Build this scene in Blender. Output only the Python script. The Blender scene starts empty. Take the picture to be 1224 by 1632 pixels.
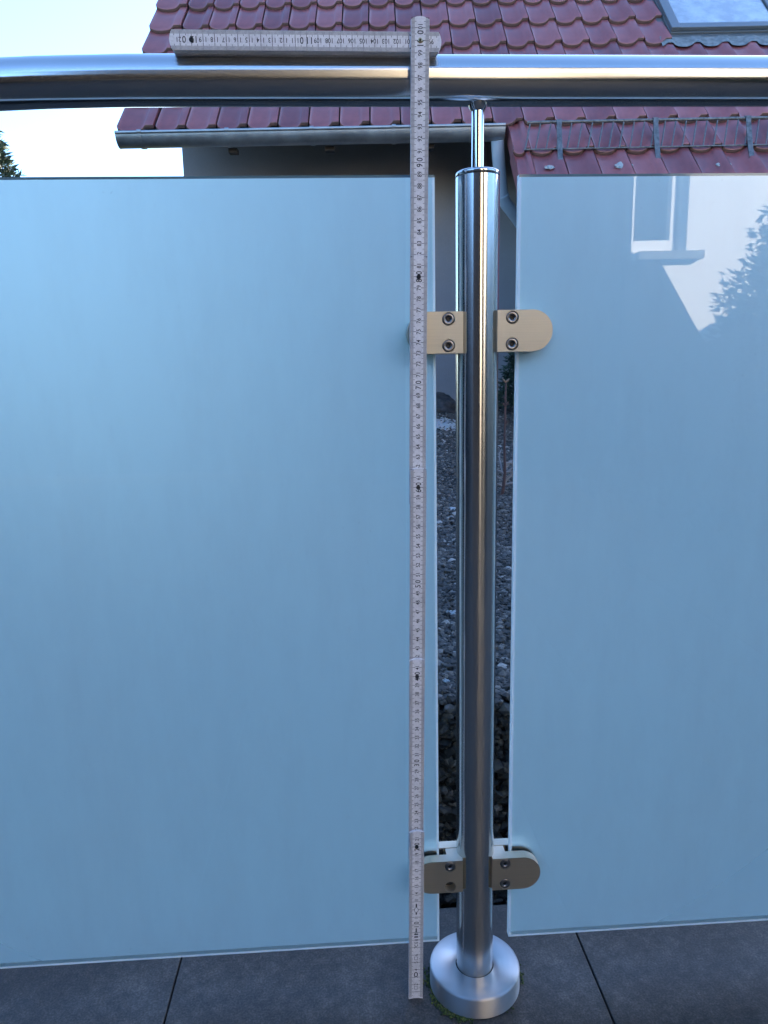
import bpy, bmesh, math, random
import numpy as np
from mathutils import Vector, Matrix
R = math.radians
rnd = random.Random(7)
nrs = np.random.RandomState(11)
scene = bpy.context.scene
COL = scene.collection

# ------------------------------------------------------------------ camera
CAM = (-0.13819, -0.74665, 0.71468)
YAW, PITCH, ROLL, FPX = -0.05612, 0.19037, -0.02015, 1174.67     # for a 1224 x 1632 picture
cd = bpy.data.cameras.new("camera"); cam = bpy.data.objects.new("camera", cd); COL.objects.link(cam)
cd.sensor_fit = 'VERTICAL'; cd.sensor_height = 36.0; cd.sensor_width = 27.0
cd.lens = FPX / 1632 * 36.0
cd.clip_start = 0.02; cd.clip_end = 3000
_f = Vector((-math.sin(YAW)*math.cos(PITCH), math.cos(YAW)*math.cos(PITCH), -math.sin(PITCH)))
_r = Vector((math.cos(YAW), math.sin(YAW), 0)); _u = _r.cross(_f)
_r2 = math.cos(ROLL)*_r + math.sin(ROLL)*_u; _u2 = -math.sin(ROLL)*_r + math.cos(ROLL)*_u
M3 = Matrix((_r2, _u2, -_f)).transposed()
cam.matrix_world = Matrix.Translation(CAM) @ M3.to_4x4()
scene.camera = cam

# house frame: x to the right, y away from the terrace, origin under the camera
HX = Vector((math.cos(YAW), math.sin(YAW), 0)); HY = Vector((-math.sin(YAW), math.cos(YAW), 0))
def HW(x, y, z): return Vector((CAM[0], CAM[1], 0)) + HX*x + HY*y + Vector((0, 0, z))

# ------------------------------------------------------------------ light
SUN_AZ, SUN_EL = R(40), R(19)          # to the right of the house axis, above the horizon
sd = HX*math.sin(SUN_AZ)*math.cos(SUN_EL) + HY*math.cos(SUN_AZ)*math.cos(SUN_EL) + Vector((0, 0, math.sin(SUN_EL)))
world = bpy.data.worlds.new("World"); scene.world = world; world.use_nodes = True
wn = world.node_tree.nodes; wl = world.node_tree.links
bg = wn["Background"]; sky = wn.new("ShaderNodeTexSky"); sky.sky_type = 'NISHITA'; sky.sun_disc = False
sky.sun_elevation = SUN_EL; sky.sun_rotation = math.atan2(sd.x, sd.y)
sky.altitude = 400; sky.air_density = 1.0; sky.dust_density = 0.9; sky.ozone_density = 5.0
wl.new(sky.outputs[0], bg.inputs[0]); bg.inputs[1].default_value = 0.10
sl = bpy.data.lights.new("sun", 'SUN'); sl.energy = 5.0; sl.angle = R(0.53); sl.color = (1.0, 0.86, 0.68)
so = bpy.data.objects.new("sun", sl); COL.objects.link(so); so.location = HW(3, 30, 20)
so.rotation_euler = (-sd).to_track_quat('-Z', 'Y').to_euler()
vs = scene.view_settings; vs.view_transform = 'Standard'; vs.look = 'None'; vs.gamma = 1; vs.use_curve_mapping = False
vs.exposure = 3.05
scene.render.engine = 'CYCLES'
scene.cycles.max_bounces = 10; scene.cycles.transmission_bounces = 8; scene.cycles.transparent_max_bounces = 16
scene.cycles.glossy_bounces = 6; scene.cycles.diffuse_bounces = 4
scene.cycles.sample_clamp_indirect = 6.0

# ------------------------------------------------------------------ materials
MATS = {}
def pmat(name, col, rough=0.6, metal=0.0, **k):
    m = bpy.data.materials.new(name); m.use_nodes = True
    b = m.node_tree.nodes["Principled BSDF"]
    b.inputs["Base Color"].default_value = (*col, 1); b.inputs["Roughness"].default_value = rough
    b.inputs["Metallic"].default_value = metal
    for kk, v in k.items(): b.inputs[kk.replace('_', ' ')].default_value = v
    MATS[name] = m
    return m
def nd(m, t, **k):
    n = m.node_tree.nodes.new(t)
    for a, v in k.items():
        if a in n.inputs.keys(): n.inputs[a].default_value = v
        else: setattr(n, a, v)
    return n
def ln(m, a, b): m.node_tree.links.new(a, b)
def bsdf(m): return m.node_tree.nodes["Principled BSDF"]
def coords(m, kind="Object", scale=(1, 1, 1)):
    t = nd(m, "ShaderNodeTexCoord"); mp = nd(m, "ShaderNodeMapping"); mp.inputs["Scale"].default_value = scale
    ln(m, t.outputs[kind], mp.inputs[0]); return mp.outputs[0]
def noise(m, vec, scale, detail=4, rough=0.55):
    n = nd(m, "ShaderNodeTexNoise"); n.inputs["Scale"].default_value = scale
    n.inputs["Detail"].default_value = detail; n.inputs["Roughness"].default_value = rough
    ln(m, vec, n.inputs["Vector"]); return n.outputs[0]
def ramp(m, fac, stops):
    r = nd(m, "ShaderNodeValToRGB"); e = r.color_ramp.elements
    while len(e) < len(stops): e.new(0.5)
    for i, (p, c) in enumerate(stops):
        e[i].position = p; e[i].color = (*c, 1) if len(c) == 3 else c
    ln(m, fac, r.inputs[0]); return r.outputs[0]
def mixc(m, fac, a, b, mode='MIX'):
    n = nd(m, "ShaderNodeMix"); n.data_type = 'RGBA'; n.blend_type = mode
    for s, v in ((0, fac), (6, a), (7, b)):
        if hasattr(v, "is_linked") or hasattr(v, "links"): ln(m, v, n.inputs[s])
        else: n.inputs[s].default_value = v if s == 0 else (*v, 1)
    return n.outputs[2]
def bump(m, h, strength=0.3, dist=0.001):
    b = nd(m, "ShaderNodeBump"); b.inputs["Strength"].default_value = strength; b.inputs["Distance"].default_value = dist
    ln(m, h, b.inputs["Height"]); ln(m, b.outputs[0], bsdf(m).inputs["Normal"]); return b
def maprange(m, v, a, b, c, d):
    n = nd(m, "ShaderNodeMapRange"); ln(m, v, n.inputs[0])
    for i, x in enumerate((a, b, c, d)): n.inputs[i+1].default_value = x
    return n.outputs[0]

def steel_tube(name, axis, rough=0.3, scale=(1, 1, 1), col=(0.63, 0.62, 0.60)):
    """brushed tube: fine grain runs round the tube, so reflections smear along its length"""
    m = pmat(name, col, rough, 1.0, Anisotropic=0.85, Anisotropic_Rotation=0.25)
    t = nd(m, "ShaderNodeTangent"); t.direction_type = 'RADIAL'; t.axis = axis
    ln(m, t.outputs[0], bsdf(m).inputs["Tangent"])
    v = coords(m, "Object", scale)
    g = noise(m, v, 1.0, 3, 0.6)
    ln(m, maprange(m, g, 0.3, 0.7, rough*0.95, rough*1.05), bsdf(m).inputs["Roughness"])
    v2 = coords(m, "Object"); w = noise(m, v2, 14, 4, 0.6)
    ln(m, mixc(m, maprange(m, w, 0.4, 0.75, 0, 0.35), col, (col[0]*0.82, col[1]*0.82, col[2]*0.84)), bsdf(m).inputs["Base Color"])
    return m
steel_tube("steel_post", 'Z', 0.18, (6, 6, 1500))
steel_tube("steel_rail", 'X', 0.18, (1500, 6, 6))
steel_tube("steel_cover", 'Z', 0.48, (60, 60, 60), (0.50, 0.485, 0.47))
m = pmat("steel_polished", (0.70, 0.69, 0.68), 0.09, 1.0)
m = pmat("steel_clamp", (0.70, 0.60, 0.48), 0.6, 1.0, Anisotropic=0.6)
v = coords(m, "Object", (9, 9, 2400)); g = noise(m, v, 1.0, 4)
ln(m, ramp(m, g, [(0.3, (0.60, 0.53, 0.415)), (0.5, (0.67, 0.595, 0.47)), (0.7, (0.73, 0.65, 0.52))]), bsdf(m).inputs["Base Color"])
ln(m, maprange(m, g, 0.3, 0.7, 0.52, 0.72), bsdf(m).inputs["Roughness"]); bump(m, g, 0.08, 0.0004)
m = pmat("screw_steel", (0.23, 0.225, 0.23), 0.33, 1.0)
m = pmat("socket_dark", (0.02, 0.02, 0.022), 0.5, 0.5)
m = pmat("rubber", (0.012, 0.012, 0.013), 0.6)
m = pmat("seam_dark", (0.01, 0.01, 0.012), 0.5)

# satin glass: clear polished front, frosted back, ground edges coloured bright for piped light
m = bpy.data.materials.new("glass_front"); m.use_nodes = True; MATS["glass_front"] = m
nt = m.node_tree; nt.nodes.remove(bsdf(m)); out = nt.nodes["Material Output"]
tr = nd(m, "ShaderNodeBsdfTransparent"); tr.inputs[0].default_value = (0.89, 1.0, 0.97, 1)
gl = nd(m, "ShaderNodeBsdfGlossy"); gl.inputs["Roughness"].default_value = 0.012
fr = nd(m, "ShaderNodeFresnel"); fr.inputs[0].default_value = 1.70
mx = nd(m, "ShaderNodeMixShader"); ln(m, fr.outputs[0], mx.inputs[0]); ln(m, tr.outputs[0], mx.inputs[1]); ln(m, gl.outputs[0], mx.inputs[2])
v = coords(m, "Object", (3, 1, 1)); sm1 = noise(m, v, 2.2, 6, 0.7); v2 = coords(m, "Object", (60, 1, 2.2)); run = noise(m, v2, 1.0, 4, 0.6)
v3 = coords(m, "Object"); spk = noise(m, v3, 240, 2, 0.5)
du = nd(m, "ShaderNodeMath"); du.operation = 'MULTIPLY'; ln(m, maprange(m, sm1, 0.42, 0.75, 0.0, 0.07), du.inputs[0]); ln(m, maprange(m, run, 0.35, 0.7, 0.85, 1.08), du.inputs[1])
d2 = nd(m, "ShaderNodeMath"); d2.operation = 'ADD'; ln(m, du.outputs[0], d2.inputs[0]); ln(m, maprange(m, spk, 0.70, 0.78, 0.0, 0.10), d2.inputs[1])
dd = nd(m, "ShaderNodeBsdfDiffuse"); dd.inputs[0].default_value = (0.42, 0.42, 0.40, 1)
mz = nd(m, "ShaderNodeMixShader"); ln(m, d2.outputs[0], mz.inputs[0]); ln(m, mx.outputs[0], mz.inputs[1]); ln(m, dd.outputs[0], mz.inputs[2])
ln(m, mz.outputs[0], out.inputs[0])
m = bpy.data.materials.new("glass_frosted"); m.use_nodes = True; MATS["glass_frosted"] = m
nt = m.node_tree; nt.nodes.remove(bsdf(m)); out = nt.nodes["Material Output"]
df = nd(m, "ShaderNodeBsdfDiffuse"); df.inputs[0].default_value = (0.90, 0.97, 0.99, 1)
tl = nd(m, "ShaderNodeBsdfTranslucent"); tl.inputs[0].default_value = (0.86, 1.0, 0.975, 1)
rf = nd(m, "ShaderNodeBsdfRefraction"); rf.inputs[0].default_value = (0.94, 0.99, 0.975, 1); rf.inputs["Roughness"].default_value = 0.95; rf.inputs["IOR"].default_value = 1.42
m1 = nd(m, "ShaderNodeMixShader"); m1.inputs[0].default_value = 0.97; ln(m, df.outputs[0], m1.inputs[1]); ln(m, tl.outputs[0], m1.inputs[2])
m2 = nd(m, "ShaderNodeMixShader"); m2.inputs[0].default_value = 0.38; ln(m, m1.outputs[0], m2.inputs[1]); ln(m, rf.outputs[0], m2.inputs[2])
ln(m, m2.outputs[0], out.inputs[0])
m = bpy.data.materials.new("glass_lit_edge"); m.use_nodes = True; MATS["glass_lit_edge"] = m
nt = m.node_tree; nt.nodes.remove(bsdf(m)); out = nt.nodes["Material Output"]
df = nd(m, "ShaderNodeBsdfDiffuse"); df.inputs[0].default_value = (0.85, 0.95, 0.97, 1)
tl = nd(m, "ShaderNodeBsdfTranslucent"); tl.inputs[0].default_value = (0.90, 0.98, 0.99, 1)
m1 = nd(m, "ShaderNodeMixShader"); m1.inputs[0].default_value = 0.6; ln(m, df.outputs[0], m1.inputs[1]); ln(m, tl.outputs[0], m1.inputs[2])
ln(m, m1.outputs[0], out.inputs[0])
m = pmat("glass_top_edge", (0.10, 0.17, 0.20), 0.08)

# terrace slabs
m = pmat("slab", (0.085, 0.087, 0.092), 0.62)
v = coords(m, "Object"); a = noise(m, v, 6, 9, 0.78); b2 = noise(m, v, 75, 8, 0.8); c2 = noise(m, v, 420, 3, 0.6)
cc = ramp(m, a, [(0.34, (0.028, 0.0240, 0.0205)), (0.5, (0.044, 0.0385, 0.033)), (0.64, (0.070, 0.062, 0.054))])
cc = mixc(m, 0.75, cc, ramp(m, b2, [(0.38, (0.45, 0.45, 0.45)), (0.5, (1.0, 1.0, 1.0)), (0.64, (1.8, 1.78, 1.74))]), 'MULTIPLY')
cc = mixc(m, 0.8, cc, ramp(m, c2, [(0.36, (0.55, 0.55, 0.55)), (0.5, (1.0, 1.0, 1.0)), (0.66, (1.7, 1.68, 1.64))]), 'MULTIPLY')
ln(m, cc, bsdf(m).inputs["Base Color"]); bump(m, c2, 0.25, 0.0006)
ln(m, maprange(m, b2, 0.3, 0.7, 0.5, 0.75), bsdf(m).inputs["Roughness"])
m = pmat("soil", (0.016, 0.015, 0.014), 0.95)
v = coords(m, "Object"); a = noise(m, v, 60, 6); ln(m, ramp(m, a, [(0.3, (0.008, 0.008, 0.008)), (0.7, (0.03, 0.028, 0.026))]), bsdf(m).inputs["Base Color"]); bump(m, a, 0.8, 0.01)
m = pmat("grass", (0.045, 0.07, 0.025), 0.9)
v = coords(m, "Object"); a = noise(m, v, 4, 6); ln(m, ramp(m, a, [(0.3, (0.03, 0.045, 0.018)), (0.7, (0.07, 0.09, 0.035))]), bsdf(m).inputs["Base Color"])
def stone_mat(name, stops):
    m = pmat(name, (0.1, 0.1, 0.1), 0.7)
    g = nd(m, "ShaderNodeNewGeometry")
    c = ramp(m, g.outputs["Random Per Island"], stops)
    v = coords(m, "Object"); n_ = noise(m, v, 300, 3)
    ln(m, mixc(m, 0.6, c, ramp(m, n_, [(0.3, (0.55, 0.55, 0.55)), (0.7, (1.3, 1.3, 1.3))]), 'MULTIPLY'), bsdf(m).inputs["Base Color"])
    return m
stone_mat("gravel", [(0.0, (0.020, 0.018, 0.016)), (0.55, (0.055, 0.048, 0.041)), (0.85, (0.112, 0.099, 0.085)), (0.96, (0.20, 0.178, 0.155)), (1.0, (0.36, 0.33, 0.295))])
stone_mat("aggregate", [(0.0, (0.02, 0.02, 0.02)), (0.6, (0.055, 0.052, 0.05)), (0.9, (0.12, 0.11, 0.10)), (1.0, (0.22, 0.20, 0.19))])
m = pmat("snow", (0.36, 0.37, 0.38), 0.5, 0, Subsurface_Weight=0.2)
v = coords(m, "Object"); bump(m, noise(m, v, 120, 4), 0.5, 0.004)
m = pmat("moss", (0.035, 0.055, 0.012), 0.95)
g = nd(m, "ShaderNodeNewGeometry"); ln(m, ramp(m, g.outputs["Random Per Island"], [(0, (0.02, 0.03, 0.010)), (0.6, (0.05, 0.075, 0.015)), (1, (0.10, 0.12, 0.03))]), bsdf(m).inputs["Base Color"])
m = pmat("rock", (0.05, 0.048, 0.05), 0.9)
v = coords(m, "Object"); a = noise(m, v, 25, 7, 0.7); ln(m, ramp(m, a, [(0.3, (0.02, 0.02, 0.022)), (0.7, (0.09, 0.085, 0.085))]), bsdf(m).inputs["Base Color"]); bump(m, a, 0.8, 0.02)

# neighbouring house
m = pmat("plaster", (0.42, 0.40, 0.385), 0.9)
v = coords(m, "Object"); a = noise(m, v, 1.3, 5, 0.6); b2 = noise(m, v, 160, 3)
ln(m, mixc(m, 0.5, ramp(m, a, [(0.3, (0.25, 0.225, 0.225)), (0.7, (0.32, 0.29, 0.29))]), ramp(m, b2, [(0.3, (0.85, 0.85, 0.85)), (0.7, (1.12, 1.12, 1.12))]), 'MULTIPLY'), bsdf(m).inputs["Base Color"]); bump(m, b2, 0.4, 0.003)
def tile_mat(name, tone):
    m = pmat(name, (0.2, 0.05, 0.05), 0.33, 0.0, Specular_IOR_Level=0.7)
    oi = nd(m, "ShaderNodeObjectInfo"); v = coords(m, "Object")
    a = noise(m, v, 9, 5, 0.6); b2 = noise(m, v, 90, 4)
    c = ramp(m, oi.outputs["Random"], [(0, (0.155*tone, 0.046*tone, 0.052*tone)), (0.5, (0.215*tone, 0.062*tone, 0.066*tone)), (1, (0.27*tone, 0.088*tone, 0.088*tone))])
    c = mixc(m, 0.8, c, ramp(m, a, [(0.3, (0.72, 0.72, 0.75)), (0.7, (1.2, 1.2, 1.2))]), 'MULTIPLY')
    c = mixc(m, maprange(m, b2, 0.62, 0.74, 0, 0.35), c, (0.16, 0.13, 0.11))
    ln(m, c, bsdf(m).inputs["Base Color"]); ln(m, maprange(m, a, 0.3, 0.7, 0.26, 0.42), bsdf(m).inputs["Roughness"])
    bump(m, b2, 0.12, 0.002)
    return m
tile_mat("roof_tile", 1.0)
m = pmat("tile_edge", (0.105, 0.055, 0.045), 0.85)
m = pmat("deck_dark", (0.03, 0.022, 0.02), 0.9)
m = pmat("soffit", (0.06, 0.045, 0.04), 0.8)
m = pmat("zinc", (0.36, 0.37, 0.38), 0.48, 0.85)
v = coords(m, "Object", (1, 1, 1)); a = noise(m, v, 7, 6, 0.65); ln(m, ramp(m, a, [(0.3, (0.25, 0.255, 0.26)), (0.7, (0.42, 0.43, 0.44))]), bsdf(m).inputs["Base Color"]); ln(m, maprange(m, a, 0.3, 0.7, 0.38, 0.6), bsdf(m).inputs["Roughness"])
m = pmat("pipe_grey", (0.36, 0.42, 0.49), 0.4, 0.0)
m = pmat("galvanised", (0.33, 0.33, 0.33), 0.5, 0.7)
v = coords(m, "Object"); a = noise(m, v, 40, 5); ln(m, ramp(m, a, [(0.3, (0.09, 0.09, 0.09)), (0.7, (0.21, 0.21, 0.21))]), bsdf(m).inputs["Base Color"])
m = pmat("skylight_frame", (0.13, 0.14, 0.15), 0.38, 0.4)
m = pmat("lead", (0.17, 0.18, 0.18), 0.6, 0.3)
v = coords(m, "Object"); a = noise(m, v, 30, 5); ln(m, ramp(m, a, [(0.3, (0.12, 0.13, 0.13)), (0.7, (0.26, 0.27, 0.27))]), bsdf(m).inputs["Base Color"]); bump(m, a, 0.4, 0.004)
m = pmat("skylight_pane", (0.03, 0.035, 0.04), 0.04, 0.0, Specular_IOR_Level=1.0, Coat_Weight=1.0, Coat_Roughness=0.02)
v = coords(m, "Object", (1, 1, 1)); a = noise(m, v, 8, 5, 0.6)
ln(m, ramp(m, a, [(0.40, (0.16, 0.18, 0.20)), (0.70, (0.36, 0.39, 0.41))]), bsdf(m).inputs["Base Color"])
# house on this side of the terrace
m = pmat("sunlit_strip_cream", (0.74, 0.66, 0.52), 0.9)
v = coords(m, "Object"); a = noise(m, v, 2, 5); ln(m, ramp(m, a, [(0.3, (0.70, 0.62, 0.48)), (0.7, (0.78, 0.70, 0.56))]), bsdf(m).inputs["Base Color"])
m = pmat("white_render", (0.80, 0.79, 0.76), 0.9)
m = pmat("white_frame", (0.82, 0.82, 0.80), 0.35)
m = pmat("reflection_dark", (0.003, 0.0035, 0.005), 0.9, 0.0, Specular_IOR_Level=0.05)  # near-black, stands in for unlit surroundings in the reflections
m = pmat("reflection_fence_board", (0.13, 0.15, 0.13), 0.8)
m = pmat("dark_pane", (0.015, 0.017, 0.02), 0.05)
# plants
m = pmat("bark", (0.07, 0.052, 0.045), 0.9)
m = pmat("twig", (0.085, 0.042, 0.036), 0.7)
m = pmat("twig_grey", (0.20, 0.18, 0.17), 0.8)
m = pmat("bud", (0.22, 0.14, 0.09), 0.7)
m = pmat("needles", (0.03, 0.05, 0.03), 0.8)
g = nd(m, "ShaderNodeNewGeometry"); ln(m, ramp(m, g.outputs["Random Per Island"], [(0, (0.015, 0.030, 0.02)), (0.7, (0.035, 0.058, 0.035)), (1, (0.065, 0.085, 0.05))]), bsdf(m).inputs["Base Color"])
# folding rule
m = pmat("rule_paint", (0.56, 0.53, 0.53), 0.6)
v = coords(m, "Object"); a = noise(m, v, 30, 6, 0.65); b2 = noise(m, v, 500, 4, 0.7)
cc = ramp(m, a, [(0.3, (0.58, 0.565, 0.58)), (0.5, (0.69, 0.675, 0.69)), (0.72, (0.77, 0.755, 0.77))])
cc = mixc(m, 0.55, cc, ramp(m, b2, [(0.3, (0.68, 0.67, 0.66)), (0.55, (1.03, 1.03, 1.03)), (0.8, (1.1, 1.1, 1.1))]), 'MULTIPLY')
ln(m, cc, bsdf(m).inputs["Base Color"]); bump(m, b2, 0.15, 0.0004)
m = pmat("rule_ink", (0.016, 0.015, 0.022), 0.7)
m = pmat("rivet_brass", (0.55, 0.46, 0.30), 0.3, 1.0)
m = pmat("rivet_dark", (0.03, 0.03, 0.035), 0.4, 0.6)

# ------------------------------------------------------------------ mesh helpers
class MB:
    def __init__(s): s.v = []; s.f = []; s.m = []; s.sm = []
    def add(s, vs, fs, mi=0, smooth=False):
        o = len(s.v); s.v += [tuple(p) for p in vs]
        for f in fs: s.f.append([o+i for i in f]); s.m.append(mi); s.sm.append(smooth)
        return s
    def box(s, x0, x1, y0, y1, z0, z1, mi=0):
        return s.add([(x0, y0, z0), (x1, y0, z0), (x1, y1, z0), (x0, y1, z0), (x0, y0, z1), (x1, y0, z1), (x1, y1, z1), (x0, y1, z1)],
                     [(0, 3, 2, 1), (4, 5, 6, 7), (0, 1, 5, 4), (1, 2, 6, 5), (2, 3, 7, 6), (3, 0, 4, 7)], mi)
    def tube(s, pts, rad, n=16, caps=True, mi=0, smooth=True):
        pts = [Vector(p) for p in pts]; rads = rad if isinstance(rad, (list, tuple)) else [rad]*len(pts)
        vs = []; fs = []; ref = None
        for i, p in enumerate(pts):
            t = (pts[min(i+1, len(pts)-1)] - pts[max(i-1, 0)]).normalized()
            if ref is None:
                ref = Vector((0, 0, 1)) if abs(t.z) < 0.9 else Vector((1, 0, 0))
            a = (ref - t*ref.dot(t)).normalized(); ref = a; b = t.cross(a)
            for k in range(n):
                th = 2*math.pi*k/n; vs.append(p + (a*math.cos(th) + b*math.sin(th))*rads[i])
        for i in range(len(pts)-1):
            for k in range(n):
                fs.append((i*n+k, i*n+(k+1) % n, (i+1)*n+(k+1) % n, (i+1)*n+k))
        s.add(vs, fs, mi, smooth)
        if caps:
            s.add(vs[:n], [tuple(range(n-1, -1, -1))], mi); s.add(vs[-n:], [tuple(range(n))], mi)
        return s
    def lathe(s, prof, n=48, cx=0, cy=0, mi=0, smooth=True, axis='z', cz=0):
        vs = []; fs = []
        for r, z in prof:
            for k in range(n):
                th = 2*math.pi*k/n; a, b = r*math.cos(th), r*math.sin(th)
                vs.append((cx+a, cy+b, z) if axis == 'z' else (cx+a, z, cz-b))
        for i in range(len(prof)-1):
            for k in range(n): fs.append((i*n+k, i*n+(k+1) % n, (i+1)*n+(k+1) % n, (i+1)*n+k))
        s.add(vs, fs, mi, smooth); return s
    def prism(s, poly, h0, h1, f, mi=0):
        """poly: 2D points; f(a, b, h) -> 3D point"""
        n = len(poly); vs = [f(a, b, h0) for a, b in poly] + [f(a, b, h1) for a, b in poly]
        fs = [tuple(range(n-1, -1, -1)), tuple(range(n, 2*n))] + [(i, (i+1) % n, n+(i+1) % n, n+i) for i in range(n)]
        return s.add(vs, fs, mi)
    def mesh(s, name, mats):
        me = bpy.data.meshes.new(name); me.from_pydata(s.v, [], s.f)
        for mm in (mats if isinstance(mats, (list, tuple)) else [mats]): me.materials.append(MATS[mm])
        me.polygons.foreach_set("material_index", s.m); me.polygons.foreach_set("use_smooth", s.sm)
        me.update(); return me
    def build(s, name, mats, parent=None, fix=True, bevel=0):
        me = s.mesh(name, mats)
        if fix:
            bm = bmesh.new(); bm.from_mesh(me); bmesh.ops.recalc_face_normals(bm, faces=bm.faces); bm.to_mesh(me); bm.free()
        return link(name, me, parent, bevel)
def link(name, me, parent=None, bevel=0):
    o = bpy.data.objects.new(name, me); COL.objects.link(o)
    if parent is not None: o.parent = parent
    if bevel:
        b = o.modifiers.new("bevel", 'BEVEL'); b.width = bevel; b.segments = 2; b.limit_method = 'ANGLE'; b.angle_limit = R(40)
    return o
def empty(name, loc=(0, 0, 0), rz=0):
    o = bpy.data.objects.new(name, None); COL.objects.link(o); o.location = loc; o.rotation_euler = (0, 0, rz); o.empty_display_size = 0.1
    return o
def tag(o, label=None, cat=None, group=None, kind=None):
    for k, v in (("label", label), ("category", cat), ("group", group), ("kind", kind)):
        if v: o[k] = v
    return o
def numpy_mesh(name, V, F, mats, smooth=False):
    me = bpy.data.meshes.new(name); V = np.asarray(V, np.float32); F = np.asarray(F, np.int32)
    me.vertices.add(len(V)); me.vertices.foreach_set("co", V.ravel())
    k = F.shape[1]; me.loops.add(F.size); me.loops.foreach_set("vertex_index", F.ravel())
    me.polygons.add(len(F)); me.polygons.foreach_set("loop_start", np.arange(0, F.size, k, dtype=np.int32)); me.polygons.foreach_set("loop_total", np.full(len(F), k, np.int32))
    me.polygons.foreach_set("use_smooth", np.full(len(F), smooth))
    for mm in (mats if isinstance(mats, (list, tuple)) else [mats]): me.materials.append(MATS[mm])
    me.update(); me.validate(); return me

# ================================================================== SETTING
# big ground sheet with a shallow trench behind the terrace edge
me = bpy.data.meshes.new("ground")
g_ = MB(); g_.add([(-900, -900, -0.26), (900, -900, -0.26), (900, 900, -0.26), (-900, 900, -0.26)], [(0, 1, 2, 3)])
tag(g_.build("ground", "grass"), kind="structure")
EDGE_Y = 0.1245
tf = MB().box(-5, 5, -6.2, EDGE_Y-0.004, -0.25, -0.022).build("terrace_floor", "soil"); tag(tf, kind="structure")
# slabs 0.5 m wide, joints along y at x = 0.144 + 0.501 k
SL = 0.501
slab = MB().box(0.0009, SL-0.0009, -0.998, 0, -0.02, 0).mesh("paving_slab", "slab")
for k in range(-5, 6):
    for j in range(4):
        o = link("paving_slab", slab, tf, bevel=0.0012)
        o.location = (0.144 + SL*k - (0.0 if j % 2 == 0 else 0.25), EDGE_Y - 1.0*j, 0)
        if k % 2: o.location.z -= 0.0006
tag(MB().add([(-5, EDGE_Y, -0.245), (5, EDGE_Y, -0.245), (5, 0.6, -0.245), (-5, 0.6, -0.245)], [(0, 1, 2, 3)]).build("soil_strip", "soil"), kind="structure")
# kerb wall of exposed aggregate and the gravel bed rising to the neighbour's wall
GY0, GZ0, GS = 0.43, 0.148, 0.0606
def gz(x, y): return GZ0 + (y-GY0)*GS + 0.012*math.sin(3.1*x+1.7*y) * min(1, max(0, (y-0.6)*2)) + 0.008*math.sin(7.3*y+2*x) * min(1, max(0, (y-0.6)*2))
gb = MB(); nx, ny = 40, 40; vs_ = []; fs_ = []
for j in range(ny+1):
    for i in range(nx+1):
        x = -4 + 9*i/nx; y = GY0+0.01 + (6.5-GY0)*j/ny; vs_.append((x, y, gz(x, y)-0.006))
for j in range(ny):
    for i in range(nx): a = j*(nx+1)+i; fs_.append((a, a+1, a+nx+2, a+nx+1))
gb.add(vs_, fs_, 0, True); tag(gb.build("gravel_bed", "soil"), kind="structure")
ICO = None
def ico():
    global ICO
    if ICO is None:
        bm = bmesh.new(); bmesh.ops.create_icosphere(bm, subdivisions=1, radius=1.0); bm.verts.ensure_lookup_table()
        V = np.array([v.co[:] for v in bm.verts]); F = np.array([[v.index for v in f.verts] for f in bm.faces]); bm.free(); ICO = (V, F)
    return ICO
def pebbles(P, size, flat=0.65, seed=1):
    rs = np.random.RandomState(seed); V0, F0 = ico(); n = len(P); k = len(V0)
    J = 1 + rs.uniform(-0.28, 0.28, (n, k, 1)); S = np.stack([size*rs.uniform(0.75, 1.3, n), size*rs.uniform(0.75, 1.3, n), size*flat*rs.uniform(0.7, 1.3, n)], 1)
    V = V0[None]*J*S[:, None, :]
    a = rs.uniform(0, 2*np.pi, n); b = rs.uniform(-0.6, 0.6, n); ca, sa, cb, sb = np.cos(a), np.sin(a), np.cos(b), np.sin(b)
    x, y, z = V[..., 0], V[..., 1], V[..., 2]
    y2 = y*cb[:, None]-z*sb[:, None]; z2 = y*sb[:, None]+z*cb[:, None]
    V = np.stack([x*ca[:, None]-y2*sa[:, None], x*sa[:, None]+y2*ca[:, None], z2], 2) + P[:, None, :]
    F = F0[None] + (np.arange(n)*k)[:, None, None]
    return V.reshape(-1, 3), F.reshape(-1, 3)
# dense gravel where one can see it between the panes, coarser cover elsewhere
def wedge(n, seed):
    rs = np.random.RandomState(seed); y = GY0 + 0.008 + (4.75)*rs.uniform(0, 1, n)**1.25
    c = -0.14 + 0.178*(y+0.747); x = c + rs.uniform(-0.5, 0.5, n)*(0.30+0.15*(y+0.3)); return x, y
x, y = wedge(60000, 3); z = np.array([gz(a, b) for a, b in zip(x, y)]) + nrs.uniform(-0.002, 0.004, len(x))
V1, F1 = pebbles(np.stack([x, y, z], 1), nrs.gamma(4, 0.00135, len(x)).clip(0.0025, 0.013), 0.7, 5)
x = nrs.uniform(-3.5, 4.5, 26000); y = nrs.uniform(GY0+0.01, 5.2, 26000); z = np.array([gz(a, b) for a, b in zip(x, y)])
V2, F2 = pebbles(np.stack([x, y, z], 1), nrs.uniform(0.012, 0.024, len(x)), 0.5, 6)
keep = ~((np.abs(x-(-0.14+0.178*(y+0.747))) < 0.5*(0.30+0.15*(y+0.3))))
F2 = F2.reshape(len(x), -1, 3)[keep].reshape(-1, 3)
gv = link("gravel", numpy_mesh("gravel", np.concatenate([V1, V2]), np.concatenate([F1, F2+len(V1)]), "gravel"))
tag(gv, "dark gravel bank rising to the neighbouring house wall", "gravel", kind="stuff")
kw = empty("retaining_kerb", (0, GY0, -0.25)); tag(kw, "dark pebbled concrete kerb behind the terrace, at the gravel's edge", "kerb")
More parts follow.
